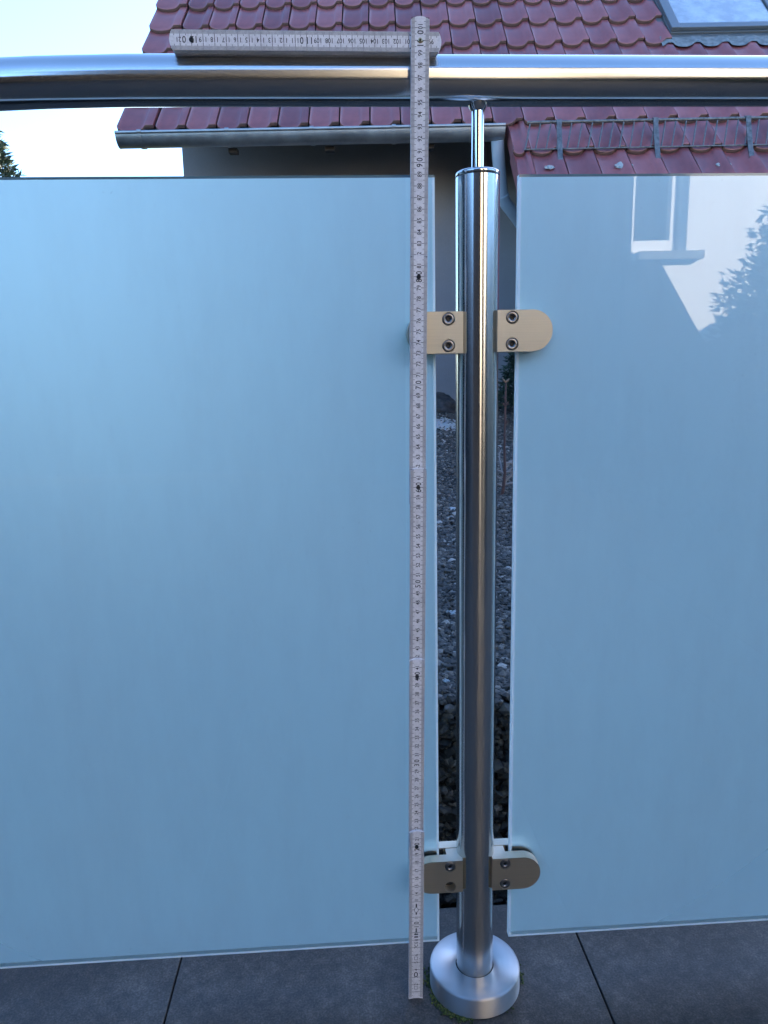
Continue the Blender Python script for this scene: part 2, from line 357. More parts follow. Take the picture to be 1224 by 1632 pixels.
MB().box(-4, 5, 0.0, 0.12, 0, GZ0+0.25-0.012).build("kerb_block", "soil", kw)
n = 9000; xx = nrs.uniform(-0.55, 0.75, n); zz = nrs.uniform(0, GZ0+0.25, n)
V1, F1 = pebbles(np.stack([xx, nrs.uniform(-0.004, 0.004, n), zz], 1), nrs.gamma(4, 0.0019, n).clip(0.003, 0.014), 0.8, 9)
xx = nrs.uniform(-4, 5, 5000); zz = nrs.uniform(0, GZ0+0.25, 5000); kp = (xx < -0.5) | (xx > 0.7)
V2, F2 = pebbles(np.stack([xx, 0*xx, zz], 1)[kp], nrs.uniform(0.01, 0.02, kp.sum()), 0.8, 10)
tag(link("aggregate", numpy_mesh("aggregate", np.concatenate([V1, V2]), np.concatenate([F1, F2+len(V1)]), "aggregate"), kw), kind="stuff")

# ================================================================== NEIGHBOURING HOUSE
HO = (1.3, 5.8, 0.0)                                   # house origin in the house frame
house = empty("tiled_house", HW(*HO), YAW)
tag(house, "grey rendered neighbouring house with dark red tiled roof, zinc gutter and roof window", "house")
def L(x, y, z): return (x-HO[0], y-HO[1], z-HO[2])
E0Y, E0Z, RP = 5.370, 2.313, R(46.3); CL, TW = 0.3472, 0.2055
cp_, sp_ = math.cos(RP), math.sin(RP)
def RF(x, s, off=0): return L(x, E0Y + s*cp_ - off*sp_, E0Z + s*sp_ + off*cp_)
VERGE, RIGHT_END, RIDGE_S = -1.735, 11.65, (8.2-5.37)/cp_
WL, WR, WF, WB = -1.505, 11.35, 6.13, 10.3
ridge_z = E0Z + RIDGE_S*sp_
b = MB()
def wz(y): return E0Z - 0.10 + (min(y, 16.4-y)-E0Y)*math.tan(RP)
poly = [(WF, -0.3), (WB, -0.3), (WB, wz(WB)), (8.2, wz(8.2)), (WF, wz(WF))]
b.prism(poly, WL, WR, lambda a, c, h: L(h, a, c)); b.build("wall", "plaster", house)
# annex under the lower roof
b = MB(); b.prism([(4.35, -0.3), (WF-0.01, -0.3), (WF-0.01, wz(WF-0.01)-0.06), (4.35, wz(4.35)-0.06)], 1.45, WR-0.05, lambda a, c, h: L(h, a, c)); b.build("annex_wall", "plaster", house)
# roof deck: thin slabs below the tiles
roof = MB()
def deck(b, x0, x1, s0, s1, o0, o1):
    vs = [RF(x, s, o) for o in (o0, o1) for s in (s0, s1) for x in (x0, x1)]
    b.add(vs, [(0, 1, 3, 2), (4, 6, 7, 5), (0, 4, 5, 1), (1, 5, 7, 3), (3, 7, 6, 2), (2, 6, 4, 0)])
LOWX, LOWS = 0.880, -2.1
deck(roof, VERGE+0.06, RIGHT_END, 0.02, RIDGE_S, -0.07, -0.03)
deck(roof, LOWX+0.03, RIGHT_END-0.1, LOWS, 0.018, -0.07, -0.03)
back = [L(x, 16.4-(E0Y + s*cp_ - o*sp_), E0Z + s*sp_ + o*cp_) for o in (-0.05, 0.02) for s in (0, RIDGE_S) for x in (VERGE, RIGHT_END)]
roof.add(back, [(0, 1, 3, 2), (4, 6, 7, 5), (0, 4, 5, 1), (1, 5, 7, 3), (3, 7, 6, 2), (2, 6, 4, 0)])
roof.tube([L(VERGE, 8.2, ridge_z), L(RIGHT_END, 8.2, ridge_z)], 0.09, 12)
roofo = roof.build("roof", "deck_dark", house)
def tile_mesh(name, w, flange=0.0):
    U = [0, 0.035, 0.10, 0.20, 0.36, 0.52, 0.62, 0.70, 0.755, 0.97]
    Hh = [0.022, 0.011, 0.004, 0.0, -0.002, 0.0, 0.004, 0.016, 0.029, 0.029]
    ln_ = CL + 0.07; nU = len(U); rows = []
    y0 = [(-0.020*math.sin(math.pi*min(1, u/0.74))**0.7 if u < 0.74 else 0.0) for u in U]
    def row(dy, dz, inset=0): return [(u*w, y0[i]+dy, Hh[i]+dz) for i, u in enumerate(U)]
    lo = 0.031
    rows = [[(u*w, y0[i]+0.002, Hh[i]+lo-0.030) for i, u in enumerate(U)],
            [(u*w, y0[i]-0.001, Hh[i]+lo-0.005) for i, u in enumerate(U)],
            [(u*w, y0[i]+0.006, Hh[i]+lo) for i, u in enumerate(U)],
            [(u*w, ln_, Hh[i]-0.004) for i, u in enumerate(U)]]
    b = MB(); vs = [p for r_ in rows for p in r_]; fs = []
    for r_ in range(3):
        for i in range(nU-1): fs.append((r_*nU+i, r_*nU+i+1, (r_+1)*nU+i+1, (r_+1)*nU+i))
    b.add(vs, fs, 0, True)
    for q_ in range(nU-1): b.m[q_] = 1
    for i in (0, nU-1):
        p2, p3, p1 = rows[2][i], rows[3][i], rows[1][i]; d = 0.02 if not (flange and i == 0) else flange
        b.add([p1, p2, p3, (p3[0], p3[1], p3[2]-d), (p1[0], p1[1], p1[2]-d)], [(0, 1, 2, 3, 4)] if i == 0 else [(4, 3, 2, 1, 0)])
    return b.mesh(name, ["roof_tile", "tile_edge"])
T_STD = tile_mesh("tile", TW*0.985); T_VERGE = tile_mesh("verge_tile", 0.252, 0.10); T_HALF = tile_mesh("half_tile", 0.108, 0.10)
X0 = -1.475
def put_tile(me, x, n):
    o = link(me.name.split('.')[0], me, roofo); o.location = RF(x, n*CL + rnd.uniform(-0.004, 0.004), 0.0)
    o.rotation_euler = (RP + rnd.uniform(-0.006, 0.006), rnd.uniform(-0.004, 0.004), rnd.uniform(-0.006, 0.006)); return o
SKY_X0, SKY_X1 = 2.20, 3.30
rest = []
for n_ in range(-6, 17):
    if n_ >= 0: put_tile(T_VERGE, VERGE, n_) if n_ <= 5 else rest.append((T_VERGE, VERGE, n_))
    elif n_ >= -3: put_tile(T_HALF, LOWX, n_)
    else: rest.append((T_HALF, LOWX, n_))
    for k in range(0, 64):
        x = X0 + TW*k
        if n_ < 0 and x < LOWX+0.10: continue
        if n_ in (3, 4, 5, 6) and SKY_X0-0.06 < x+TW/2 < SKY_X1: continue
        vis = (-3 <= n_ <= 5) and x < 3.2
        if vis: put_tile(T_STD, x, n_)
        else: rest.append((T_STD, x, n_))
V_, F_, S_ = [], [], []; off = 0; bb = MB()
rot = Matrix.Rotation(RP, 3, 'X')
for me_, x, n_ in rest:
    if n_*CL > RIDGE_S-0.3: continue
    P = Vector(RF(x, n_*CL, 0)); vs = [P + rot @ v.co for v in me_.vertices]
    bb.add(vs, [tuple(p.vertices) for p in me_.polygons], 0, True)
tag(bb.build("upper_tiles", "roof_tile", roofo, fix=False), kind="stuff")
# gutter
gt = MB(); GC = (5.330, 2.287); GR = 0.078
def arc(r, n=18, a0=180, a1=360): return [(GC[0]+r*math.cos(R(a0+(a1-a0)*i/n)), GC[1]+r*math.sin(R(a0+(a1-a0)*i/n))) for i in range(n+1)]
prof = arc(GR) + arc(GR-0.003)[::-1]
GXA, GXB = -1.724, 0.852
gt.prism(prof, GXA, GXB, lambda a, c, h: L(h, a, c))
gt.tube([L(GXA, GC[0]-GR, GC[1]), L(GXB, GC[0]-GR, GC[1])], 0.011, 10)
gut = gt.build("gutter", "zinc", house)
for p in gut.data.polygons: p.use_smooth = True
gut.data.set_sharp_from_angle(angle=R(35))
for xe in (GXA, GXB-0.004):
    MB().prism(arc(GR+0.001), xe-0.001, xe+0.005, lambda a, c, h: L(h, a, c)).build("end_cap", "zinc", gut)
for xb in (-1.565, -0.986, -0.427, 0.116, 0.64):
    q = MB(); q.prism(arc(GR+0.005) + arc(GR+0.0005)[::-1], xb-0.013, xb+0.013, lambda a, c, h: L(h, a, c))
    q.tube([L(xb-0.013, GC[0]-GR, GC[1]+0.002), L(xb+0.013, GC[0]-GR, GC[1]+0.002)], 0.015, 10); q.build("gutter_bracket", "zinc", gut)
for xb in (-0.98, -0.32, 0.36):
    MB().box(xb-0.03-HO[0], xb+0.03-HO[0], 5.40-HO[1], 5.47-HO[1], E0Z-0.122, E0Z-0.095).build("rafter_end", "soffit", house)
# downpipe
dp = MB(); pts = [(0.812, 5.33, 2.215), (0.825, 5.37, 2.12), (0.868, 5.49, 1.93), (0.882, 5.515, 1.885), (0.915, 5.54, 1.845), (0.98, 5.60, 1.79), (1.10, 5.72, 1.68), (1.27, 5.90, 1.52), (1.36, 6.03, 1.42), (1.37, 6.06, 1.3), (1.37, 6.06, 0.3)]
dp.tube([L(*p) for p in pts], 0.043, 20); dpo = dp.build("downpipe", "pipe_grey", house)
dpo.data.set_sharp_from_angle(angle=R(50))
q = MB(); q.tube([L(0.875, 5.50, 1.905), L(0.888, 5.52, 1.88)], 0.0455, 20); q.build("pipe_socket", "pipe_grey", dpo)
# roof window
sw = MB()
def rbox(b, x0, x1, s0, s1, o0, o1, mi=0):
    vs = [RF(x, s, o) for o in (o0, o1) for s in (s0, s1) for x in (x0, x1)]
    b.add(vs, [(0, 1, 3, 2), (4, 6, 7, 5), (0, 4, 5, 1), (1, 5, 7, 3), (3, 7, 6, 2), (2, 6, 4, 0)], mi)
rbox(sw, 2.225, 3.125, 1.125, 2.35, -0.03, 0.050)
swo = sw.build("roof_window", "skylight_frame", house, bevel=0.004)
f_ = MB(); rbox(f_, 2.228, 2.300, 1.135, 2.34, 0.051, 0.082); f_.build("frame_side", "skylight_frame", swo, bevel=0.004)
f_ = MB(); rbox(f_, 3.040, 3.118, 1.135, 2.34, 0.051, 0.082); f_.build("frame_side", "skylight_frame", swo, bevel=0.004)
f_ = MB(); rbox(f_, 2.301, 3.039, 1.140, 1.212, 0.051, 0.078); f_.build("frame_bottom", "skylight_frame", swo, bevel=0.004)
f_ = MB(); rbox(f_, 2.306, 3.034, 1.214, 2.30, 0.054, 0.066); f_.build("pane", "skylight_pane", swo)
f_ = MB(); rbox(f_, 2.175, 2.224, 1.07, 2.35, -0.02, 0.034); f_.build("flashing", "skylight_frame", swo, bevel=0.003)
f_ = MB(); rbox(f_, 2.2245, 3.2, 1.085, 1.124, 0.0, 0.036); f_.build("flashing", "skylight_frame", swo, bevel=0.003)
f_ = MB(); vs = []; fs = []; NX = 60
Uk = [0, 0.035, 0.10, 0.20, 0.36, 0.52, 0.62, 0.70, 0.755, 0.97, 1.0]; Hk = [0.017, 0.009, 0.003, 0, 0, 0, 0.003, 0.012, 0.022, 0.022, 0.018]
for i in range(NX+1):
    x = 2.14 + 1.10*i/NX; u = ((x-X0) / TW) % 1.0; h = float(np.interp(u, Uk, Hk)); e = -0.020*math.sin(math.pi*min(1, u/0.74)) if u < 0.74 else 0
    vs += [RF(x, 0.985+e, h+0.024), RF(x, 1.0+e, h*1.0+0.026), RF(x, 1.06, h*0.6+0.030), RF(x, 1.10, 0.036)]
for i in range(NX):
    for j in range(3): a = i*4+j; fs.append((a, a+4, a+5, a+1))
f_.add(vs, fs, 0, True); f_.build("lead_apron", "lead", swo, fix=False)
# snow guard
sg = MB(); SX0, SX1 = 0.975, 4.1
sg.tube([RF(SX0, -0.193, 0.13), RF(SX1, -0.193, 0.13)], 0.0105, 12)
sgo = sg.build("snow_guard", "galvanised", house)
q = MB(); q.tube([RF(SX0-0.03, -0.363, 0.05), RF(SX1, -0.363, 0.05)], 0.0055, 8); q.build("lower_rod", "galvanised", sgo)
barm = MB().tube([RF(0, -0.193, 0.13), RF(-0.042, -0.363, 0.05)], 0.0050, 6).mesh("bar", "galvanised")
for k in range(46):
    o = link("bar", barm, sgo); o.location = (SX0+0.02+0.0672*k, 0, 0)
for xb in (1.178, 1.80, 2.395, 3.0, 3.6):
    q = MB(); vs = []
    path = [(-0.20, 0.145), (-0.235, 0.125), (-0.40, 0.052), (-0.47, 0.034), (-0.475, 0.02)]
    for i, (s, o) in enumerate(path):
        for dx in (-0.016, 0.016):
            for do in (0, 0.007): vs.append(RF(xb+dx-0.012*i/3, s, o+do))
    fs = []
    for i in range(len(path)-1):
        a = i*4; fs += [(a, a+4, a+5, a+1), (a+2, a+3, a+7, a+6), (a+1, a+5, a+7, a+3), (a, a+2, a+6, a+4)]
    e_ = (len(path)-1)*4; fs += [(0, 1, 3, 2), (e_, e_+2, e_+3, e_+1)]
    q.add(vs, fs); q.tube([RF(xb-0.017, -0.193, 0.13), RF(xb+0.017, -0.193, 0.13)], 0.0165, 10); q.build("snow_guard_bracket", "galvanised", sgo)
# patches of old snow on the tiles and on the gravel (each a heap of crumbs)
def snow_patch(label, cx, cy, zfn, rx, ry, n, size, seed):
    rs = np.random.RandomState(seed); a = rs.uniform(0, 6.283, n); r_ = np.sqrt(rs.uniform(0, 1, n)); x = cx + rx*r_*np.cos(a); y = cy + ry*r_*np.sin(a)
    P = np.array([zfn(i, j) for i, j in zip(x, y)]); V, F = pebbles(P, size*(1.15-r_*0.7), 0.5, seed)
    o = link("snow_patch", numpy_mesh("snow_patch", V, F, "snow", True)); return tag(o, label, "snow", "patches of old snow")
def on_roof(x, s):
    p = RF(x, s, 0.030); return tuple(HW(p[0]+HO[0], p[1]+HO[1], p[2]))
snow_patch("largest of the roof snow patches, between left and middle snow-guard brackets", 1.56, -0.525, on_roof, 0.055, 0.035, 120, 0.016, 21)
snow_patch("small snow patch on the roof tiles nearest the right picture edge", 2.19, -0.535, on_roof, 0.045, 0.03, 90, 0.015, 22)
snow_patch("leftmost snow patch on the roof tiles, under the left snow-guard bracket", 1.09, -0.53, on_roof, 0.03, 0.02, 50, 0.012, 23)
def on_gravel(x, y): return (x, y, gz(x, y)+0.006)
for i, (x, y, rx, ry, n, sz, lab) in enumerate((
        (0.504, 3.878, 0.14, 0.35, 260, 0.016, "long snow patch at the top of the gravel bank by the house wall"),
        (0.245, 1.766, 0.025, 0.02, 30, 0.0065, "small snow patch half-way up the gravel, touching the post's left side"),
        (0.099, 0.812, 0.016, 0.014, 24, 0.005, "small snow patch on the lower gravel left of the post"),
        (0.030, 0.502, 0.016, 0.012, 22, 0.0045, "snow crumbs on the gravel just above the kerb, beside the left pane"),)):
    snow_patch(lab, x, y, on_gravel, rx, ry, n, sz, 30+i)
# boulder at the wall's foot
x, y = HW(0.47, 5.45, 0).x, HW(0.47, 5.45, 0).y
bm = bmesh.new(); bmesh.ops.create_icosphere(bm, subdivisions=4, radius=1.0)
for v in bm.verts:
    d = v.co.normalized(); k = 1 + 0.22*math.sin(3*d.x+1)*math.sin(4*d.y) + 0.12*math.sin(9*d.z+5*d.x) + 0.05*math.sin(21*d.y+13*d.x)
    v.co = Vector((d.x*0.16, d.y*0.10, d.z*0.12))*k
for f in bm.faces: f.smooth = True
me = bpy.data.meshes.new("boulder"); bm.to_mesh(me); bm.free(); me.materials.append(MATS["rock"])
o = link("boulder", me); o.location = (x-0.05, y, gz(x, y)+0.01); tag(o, "dark grey boulder at the foot of the house wall", "stone")

# bare shrub seen between post and right pane
sh = empty("bare_shrub", HW(0.455, 2.8, 0.236)); sh.rotation_euler = (0, 0, YAW)
tag(sh, "bare leafless shrub with one upright budded shoot, right of the post", "shrub")
def P3(x, y, z): return (x-0.455, y-2.8, z-0.236)
MB().tube([P3(0.455, 2.8, 0.225), P3(0.462, 2.8, 0.27), P3(0.466, 2.80, 0.32), P3(0.463, 2.80, 0.42), P3(0.465, 2.80, 0.56), P3(0.466, 2.80, 0.665)], [0.008, 0.007, 0.006, 0.0045, 0.004, 0.0035], 8).build("shoot", "twig", sh)
for z_, dx in ((0.665, -0.010), (0.665, 0.011), (0.60, -0.006), (0.578, 0.009), (0.575, -0.009), (0.51, 0.006), (0.46, -0.006)):
    MB().tube([P3(0.465, 2.8, z_-0.006), P3(0.465+dx*0.7, 2.797, z_+0.002), P3(0.465+dx*1.2, 2.797, z_+0.010)], [0.003, 0.0045, 0.001], 6).build("bud", "bud" if z_ > 0.64 else "twig", sh)
for i in range(14):
    a = rnd.uniform(0, 6.28); z0 = rnd.uniform(0.26, 0.36); l_ = rnd.uniform(0.08, 0.2); p = Vector(P3(0.462, 2.8, z0)); pts = [p]
    d = Vector((math.cos(a), 0.6*math.sin(a), rnd.uniform(0.1, 0.8)))
    for k in range(5): d += Vector((rnd.uniform(-.35, .35), rnd.uniform(-.35, .35), rnd.uniform(-.35, .35))); pts.append(pts[-1] + d.normalized()*l_/5)
    MB().tube(pts, [0.0045, 0.004, 0.0035, 0.003, 0.0025, 0.0015], 6).build("twig", "twig_grey", sh)

def conifer(name, loc, height, rad, seed, n, label, spray=0.12, droop=0.25, base=0.05, power=0.9):
    """trunk and a crown of many small sprays set along drooping branches"""
    e = empty(name, loc); tag(e, label, "tree"); rs = np.random.RandomState(seed)
    MB().tube([(0, 0, -0.3), (0, 0, height*0.5), (0, 0, height*0.98)], [rad*0.07+0.02, rad*0.045+0.01, 0.008], 8).build("trunk", "bark", e)
    h = base + (1-base)*(1-np.sqrt(rs.uniform(0, 1, n))*0.999)
    whorl = np.round(h*26)/26; h = 0.6*h+0.4*whorl
    az = rs.uniform(0, 2*np.pi, n); lob = 1 + 0.18*np.sin(az*3+h*40) + 0.12*np.sin(az*7+h*17) + rs.normal(0, 0.07, n)
    rr = rad*(1-h)**power*lob + 0.01*height*rs.uniform(0, 1, n); t = 1-rs.uniform(0, 1, n)**2*0.75
    r_ = rr*t; c = np.stack([r_*np.cos(az), r_*np.sin(az), height*h + (rr*droop)*(0.4-t*t) + rs.normal(0, 0.012*height, n)], 1)
    out = np.stack([np.cos(az), np.sin(az), rs.normal(0.25, 0.45, n)], 1) + rs.normal(0, 0.35, (n, 3)); out /= np.linalg.norm(out, axis=1, keepdims=True)
    sd_ = np.cross(out, rs.normal(0, 1, (n, 3))); sd_ /= np.linalg.norm(sd_, axis=1, keepdims=True)
    l_ = spray*rs.uniform(0.5, 1.3, (n, 1)); w_ = l_*rs.uniform(0.12, 0.28, (n, 1))
    V = np.stack([c-sd_*w_, c+out*l_, c+sd_*w_, c-out*l_*0.3], 1).reshape(-1, 3); F = (np.arange(n)*4)[:, None] + np.arange(4)[None]
    link("crown", numpy_mesh("crown", V, F, "needles"), e); return e
p = HW(-10.85, 22.5, -0.2); conifer("conifer", p, 7.85, 2.6, 5, 42000, "dark conifer against the sky at the left picture edge", 0.16, 0.2)
p = HW(1.02, 5.35, 0.42); conifer("dwarf_conifer", p, 0.62, 0.22, 8, 4000, "small dark evergreen by the house wall behind the right pane", 0.03, 0.1)
p = HW(2.14, 3.6, 0.0); p.y = -p.y; conifer("garden_conifer", p, 1.98, 0.86, 9, 45000, "conical evergreen reflected at the right edge of the right pane", 0.04, 0.2, 0.02, 0.95)

# ================================================================== HOUSE BEHIND THE CAMERA (seen in the glass and the steel)
OO = (0.5, -3.9, 0)
def MIRROR(x, d, z=0):
    p = HW(x, d, z); return Vector((p.x, -p.y-0.008, p.z))
own = empty("rendered_house", MIRROR(0.5, 5.4), -YAW); tag(own, "pale rendered house with white window, reflected in the right pane and the steel", "house")
def LO(x, y, z): return (x-OO[0], y-OO[1], z)
def obox(x0, x1, y0, y1, z0, z1): return MB().box(x0-OO[0], x1-OO[0], y0-OO[1], y1-OO[1], z0, z1)
obox(0.42, 0.97, -3.98, -3.86, 0, 4.6).build("added_band_pillar", "sunlit_strip_cream", own)  # added in place of a sunlit wall strip, gives the post's warm band
obox(-3.2, 0.419, -4.08, -3.93, 0, 3.7).build("shade_back_wall", "reflection_dark", own)  # wall made near-black so the steel reflects shade here
obox(-3.2, -2.9, -3.929, 4.3, -0.26, 1.9).build("dark_side_blocker", "reflection_dark", own)  # unseen wall added to darken the left of the post's reflection
obox(0.971, 1.78, -4.08, -3.95, 0, 4.6).build("shade_bay", "reflection_dark", own)  # dark box added in place of a shaded stretch of wall
wl_ = MB()
for a in ((1.781, 2.62, -4.1, -3.9, 0, 1.49), (1.781, 2.62, -4.1, -3.9, 2.6, 4.6), (2.15, 2.62, -4.1, -3.9, 1.491, 2.599)): wl_.box(a[0]-OO[0], a[1]-OO[0], a[2]-OO[1], a[3]-OO[1], a[4], a[5])
wl_.build("wall", "white_render", own)
obox(2.621, 4.8, -5.4, -5.2, 0, 4.6).build("side_wall", "white_render", own)
MB().prism([(1.70, 0), (2.62, 0), (2.62, 0.35), (2.2, 0.98), (1.93, 1.42), (1.70, 1.42)], -3.895, -3.80, lambda a, c, h: LO(a, h, c)).build("shadow_edge_panel", "reflection_dark", own)  # dark panel added in the shape of the diagonal shadow on the wall
w_ = obox(1.781, 2.149, -4.05, -4.04, 1.5, 2.59).build("window", "dark_pane", own)
obox(1.782, 1.80, -4.039, -3.97, 1.5, 2.59).build("window_frame", "white_frame", w_)
obox(2.055, 2.09, -4.039, -3.97, 1.5, 2.59).build("window_frame", "white_frame", w_)
obox(2.11, 2.148, -4.039, -3.94, 1.5, 2.59).build("window_frame", "white_frame", w_)
obox(1.801, 2.054, -4.039, -3.97, 1.5, 1.575).build("window_frame", "white_frame", w_)
obox(1.80, 2.25, -3.899, -3.83, 1.43, 1.485).build("sill", "skylight_frame", w_)
r_ = MB(); r_.prism([(-3.6, 4.61), (-7.5, 5.6), (-7.5, 5.75), (-3.6, 4.78)], 0.1, 4.9, lambda a, c, h: LO(h, a, c)); r_.build("roof", "deck_dark", own)

fe = empty("reflection_fence", HW(4.1, -1.0, 0), YAW); tag(fe, "unseen grey-green board fence, added to darken the steel post reflection", "fence")  # added only to dim the bright right side of the post
bd = MB().box(-0.012, 0.012, -0.088, 0.088, 0.04, 1.65).mesh("board", "reflection_fence_board")  # board of the added, unseen fence
for k in range(26):
    o = link("board", bd, fe); o.location = (rnd.uniform(-0.004, 0.004), -2.4+0.19*k, rnd.uniform(-0.01, 0.01))
for k in range(4): MB().box(0.013, 0.09, -2.5+1.6*k-0.045, -2.5+1.6*k+0.045, -0.2, 1.7).build("reflection_fence_post", "reflection_fence_board", fe)
# ================================================================== GLASS RAILING
rail = empty("glass_railing", (0, 0, 0)); tag(rail, "stainless steel railing with frosted glass panes along the terrace edge", "railing")
HB, ZT, ZR, RR, RP_ = 0.0258, 0.8985, 0.9783, 0.0213, 0.0212
pts = []
for i in range(0, 61):
    x = 2.4 - 4.8*i/60
    d = max(0.0, -0.27-x); yv = 0.33*d*d if d < 0.2 else 0.33*0.04 + 0.132*(d-0.2)
    pts.append((x, yv, ZR))
hr = MB().tube(pts, RR, 64).build("handrail", "steel_rail", rail)
post = MB().lathe([(RP_, HB-0.004), (RP_, ZT-0.0052)], 96).build("post", "steel_post", rail, fix=True)
MB().lathe([(0.0, ZT-0.0046), (RP_-0.0006, ZT-0.0046), (RP_+0.0001, ZT-0.0042), (RP_+0.0001, ZT-0.0012), (RP_-0.0012, ZT), (0.0, ZT)], 96).build("cap", "steel_post", post)
MB().lathe([(RP_-0.0008, ZT-0.0060), (RP_-0.0008, ZT-0.0040)], 64).build("seam", "seam_dark", post)
MB().lathe([(0.0060, ZT-0.001), (0.0060, ZR-RR+0.002)], 40).build("pin", "steel_polished", post)
MB().lathe([(0.0061, ZR-RR-0.0052), (0.0068, ZR-RR-0.0042), (0.0085, ZR-RR-0.0016), (0.0098, ZR-RR+0.003)], 40).build("saddle", "steel_polished", post)
RB = 0.0526
MB().lathe([(RB, 0.001), (RB, HB-0.0025), (RB-0.0007, HB-0.0008), (RB-0.0025, HB), (RP_+0.0012, HB), (RP_+0.0008, HB-0.003)], 128).build("base_cover", "steel_cover", post)
MB().lathe([(RP_+0.0013, HB-0.0016), (RP_-0.0002, HB-0.0010)], 64).build("seam", "seam_dark", post)
def pane(x0, x1):
    z0, z1 = 0.0615, 0.8955; h = 0.004; c = 0.0024
    b = MB(); yf, yb = -h, h
    xs = [x0, x0+c, x1-c, x1]; zs = [z0, z0+c, z1-c, z1]
    V = [(x, yf, z) for z in zs for x in xs] + [(x, yb, z) for z in zs for x in xs]
    G = lambda side, i, j: side*16 + j*4 + i
    for j in range(3):
        for i in range(3):
            mid = (i == 1 and j == 1); mi = 0 if mid else (3 if j == 2 else 2)  # front rim takes the pale tone that imitates piped light
            b.f.append([G(0, i, j), G(0, i+1, j), G(0, i+1, j+1), G(0, i, j+1)]); b.m.append(mi); b.sm.append(False)
            b.f.append([G(1, i, j), G(1, i, j+1), G(1, i+1, j+1), G(1, i+1, j)]); b.m.append(1); b.sm.append(False)
    for i in range(3):
        for j_, mi in ((0, 2), (3, 2)): b.f.append([G(0, i, j_), G(0, i+1, j_), G(1, i+1, j_), G(1, i, j_)]); b.m.append(mi); b.sm.append(False)
        for i_, mi in ((0, 2), (3, 2)): b.f.append([G(0, i_, i), G(0, i_, i+1), G(1, i_, i+1), G(1, i_, i)]); b.m.append(mi); b.sm.append(False)
    b.v = V
    return b.build("glass_pane", ["glass_front", "glass_frosted", "glass_lit_edge", "glass_top_edge"], rail)
pane(-1.15, -0.0420); pane(0.0392, 1.15)
def clamp(side, zc, missing=False):
    hw = 0.0198; xi, xe = 0.0168, 0.0712; b = MB()
    out = [(xi, -hw), (xe-hw, -hw)] + [(xe-hw+hw*math.sin(R(a)), -hw*math.cos(R(a))) for a in range(8, 180, 8)] + [(xe-hw, hw), (xi, hw)]
    f = lambda a, c, h: (a*side, h, zc+c)
    holes = [(0.0312, 0.0126), (0.0312, -0.0126)]; HR = 0.0064
    bm = bmesh.new()
    def ring(pts, y): return [bm.verts.new((p[0]*side, y, zc+p[1])) for p in pts]
    NH = 28
    circ = [[(hx+HR*math.cos(2*math.pi*k/NH), hz+HR*math.sin(2*math.pi*k/NH)) for k in range(NH)] for hx, hz in holes]
    for yf, yb, isf in ((-0.0180, -0.0058, True), (0.0058, 0.0180, False)):
        r0 = ring(out, yf); r1 = ring(out, yb); n = len(out)
        for i in range(n): bm.faces.new((r0[i], r0[(i+1) % n], r1[(i+1) % n], r1[i]))
        if isf:
            ed = [bm.edges.get((r0[i], r0[(i+1) % n])) for i in range(n)]
            for hi, cpts in enumerate(circ):
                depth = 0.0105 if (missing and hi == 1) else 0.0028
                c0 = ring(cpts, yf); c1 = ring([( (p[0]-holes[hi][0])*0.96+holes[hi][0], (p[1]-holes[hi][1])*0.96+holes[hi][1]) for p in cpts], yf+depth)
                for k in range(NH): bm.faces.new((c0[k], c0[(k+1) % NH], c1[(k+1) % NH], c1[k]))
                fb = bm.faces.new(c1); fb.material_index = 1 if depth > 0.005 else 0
                ed += [bm.edges.get((c0[k], c0[(k+1) % NH])) for k in range(NH)]
            bmesh.ops.triangle_fill(bm, use_beauty=True, use_dissolve=False, edges=ed)
            bm.faces.new(r1)
        else:
            bm.faces.new(r0); bm.faces.new(r1)
    bmesh.ops.recalc_face_normals(bm, faces=bm.faces)
    me = bpy.data.meshes.new("glass_clamp"); bm.to_mesh(me); bm.free(); me.materials.append(MATS["steel_clamp"]); me.materials.append(MATS["seam_dark"])
    co = link("glass_clamp", me, rail)
    pass
    x0, x1 = sorted((0.0205*side, 0.0335*side)); MB().box(x0, x1, -0.0057, 0.0057, zc-0.0192, zc+0.0192).build("web", "steel_clamp", co)
    for y0, y1 in ((-0.0057, -0.0042), (0.0042, 0.0057)):
        g = MB(); o2 = [(0.0362 if p[0] < 0.03 else p[0]-0.0012, p[1]*0.94) for p in out]
        g.prism(o2, y0, y1, f); g.build("gasket", "rubber", co)
    for hi, (hx, hz) in enumerate(holes):
        if missing and hi == 1: continue
        s = MB(); yb = -0.0153; Rr = 0.0057
        s.lathe([(Rr, yb), (Rr, yb-0.0019), (Rr-0.0005, yb-0.0024), (0.0024, yb-0.0024), (0.0024, yb-0.0004)], 32, cx=hx*side, axis='y', cz=zc+hz)
        sc = s.build("screw", "screw_steel", co)
        h = MB(); a0 = rnd.uniform(0, 1); hexp = [(hx*side+0.0026*math.cos(a0+k*math.pi/3), 0, zc+hz+0.0026*math.sin(a0+k*math.pi/3)) for k in range(6)]
        h.add([(p[0], yb-0.0006, p[2]) for p in hexp], [tuple(range(6))]); h.build("hex_socket", "socket_dark", sc)
    return co
clamp(1, 0.7496); clamp(-1, 0.7490); clamp(1, 0.1548); tag(clamp(-1, 0.1551, True), "lower left clamp with its bottom screw missing")
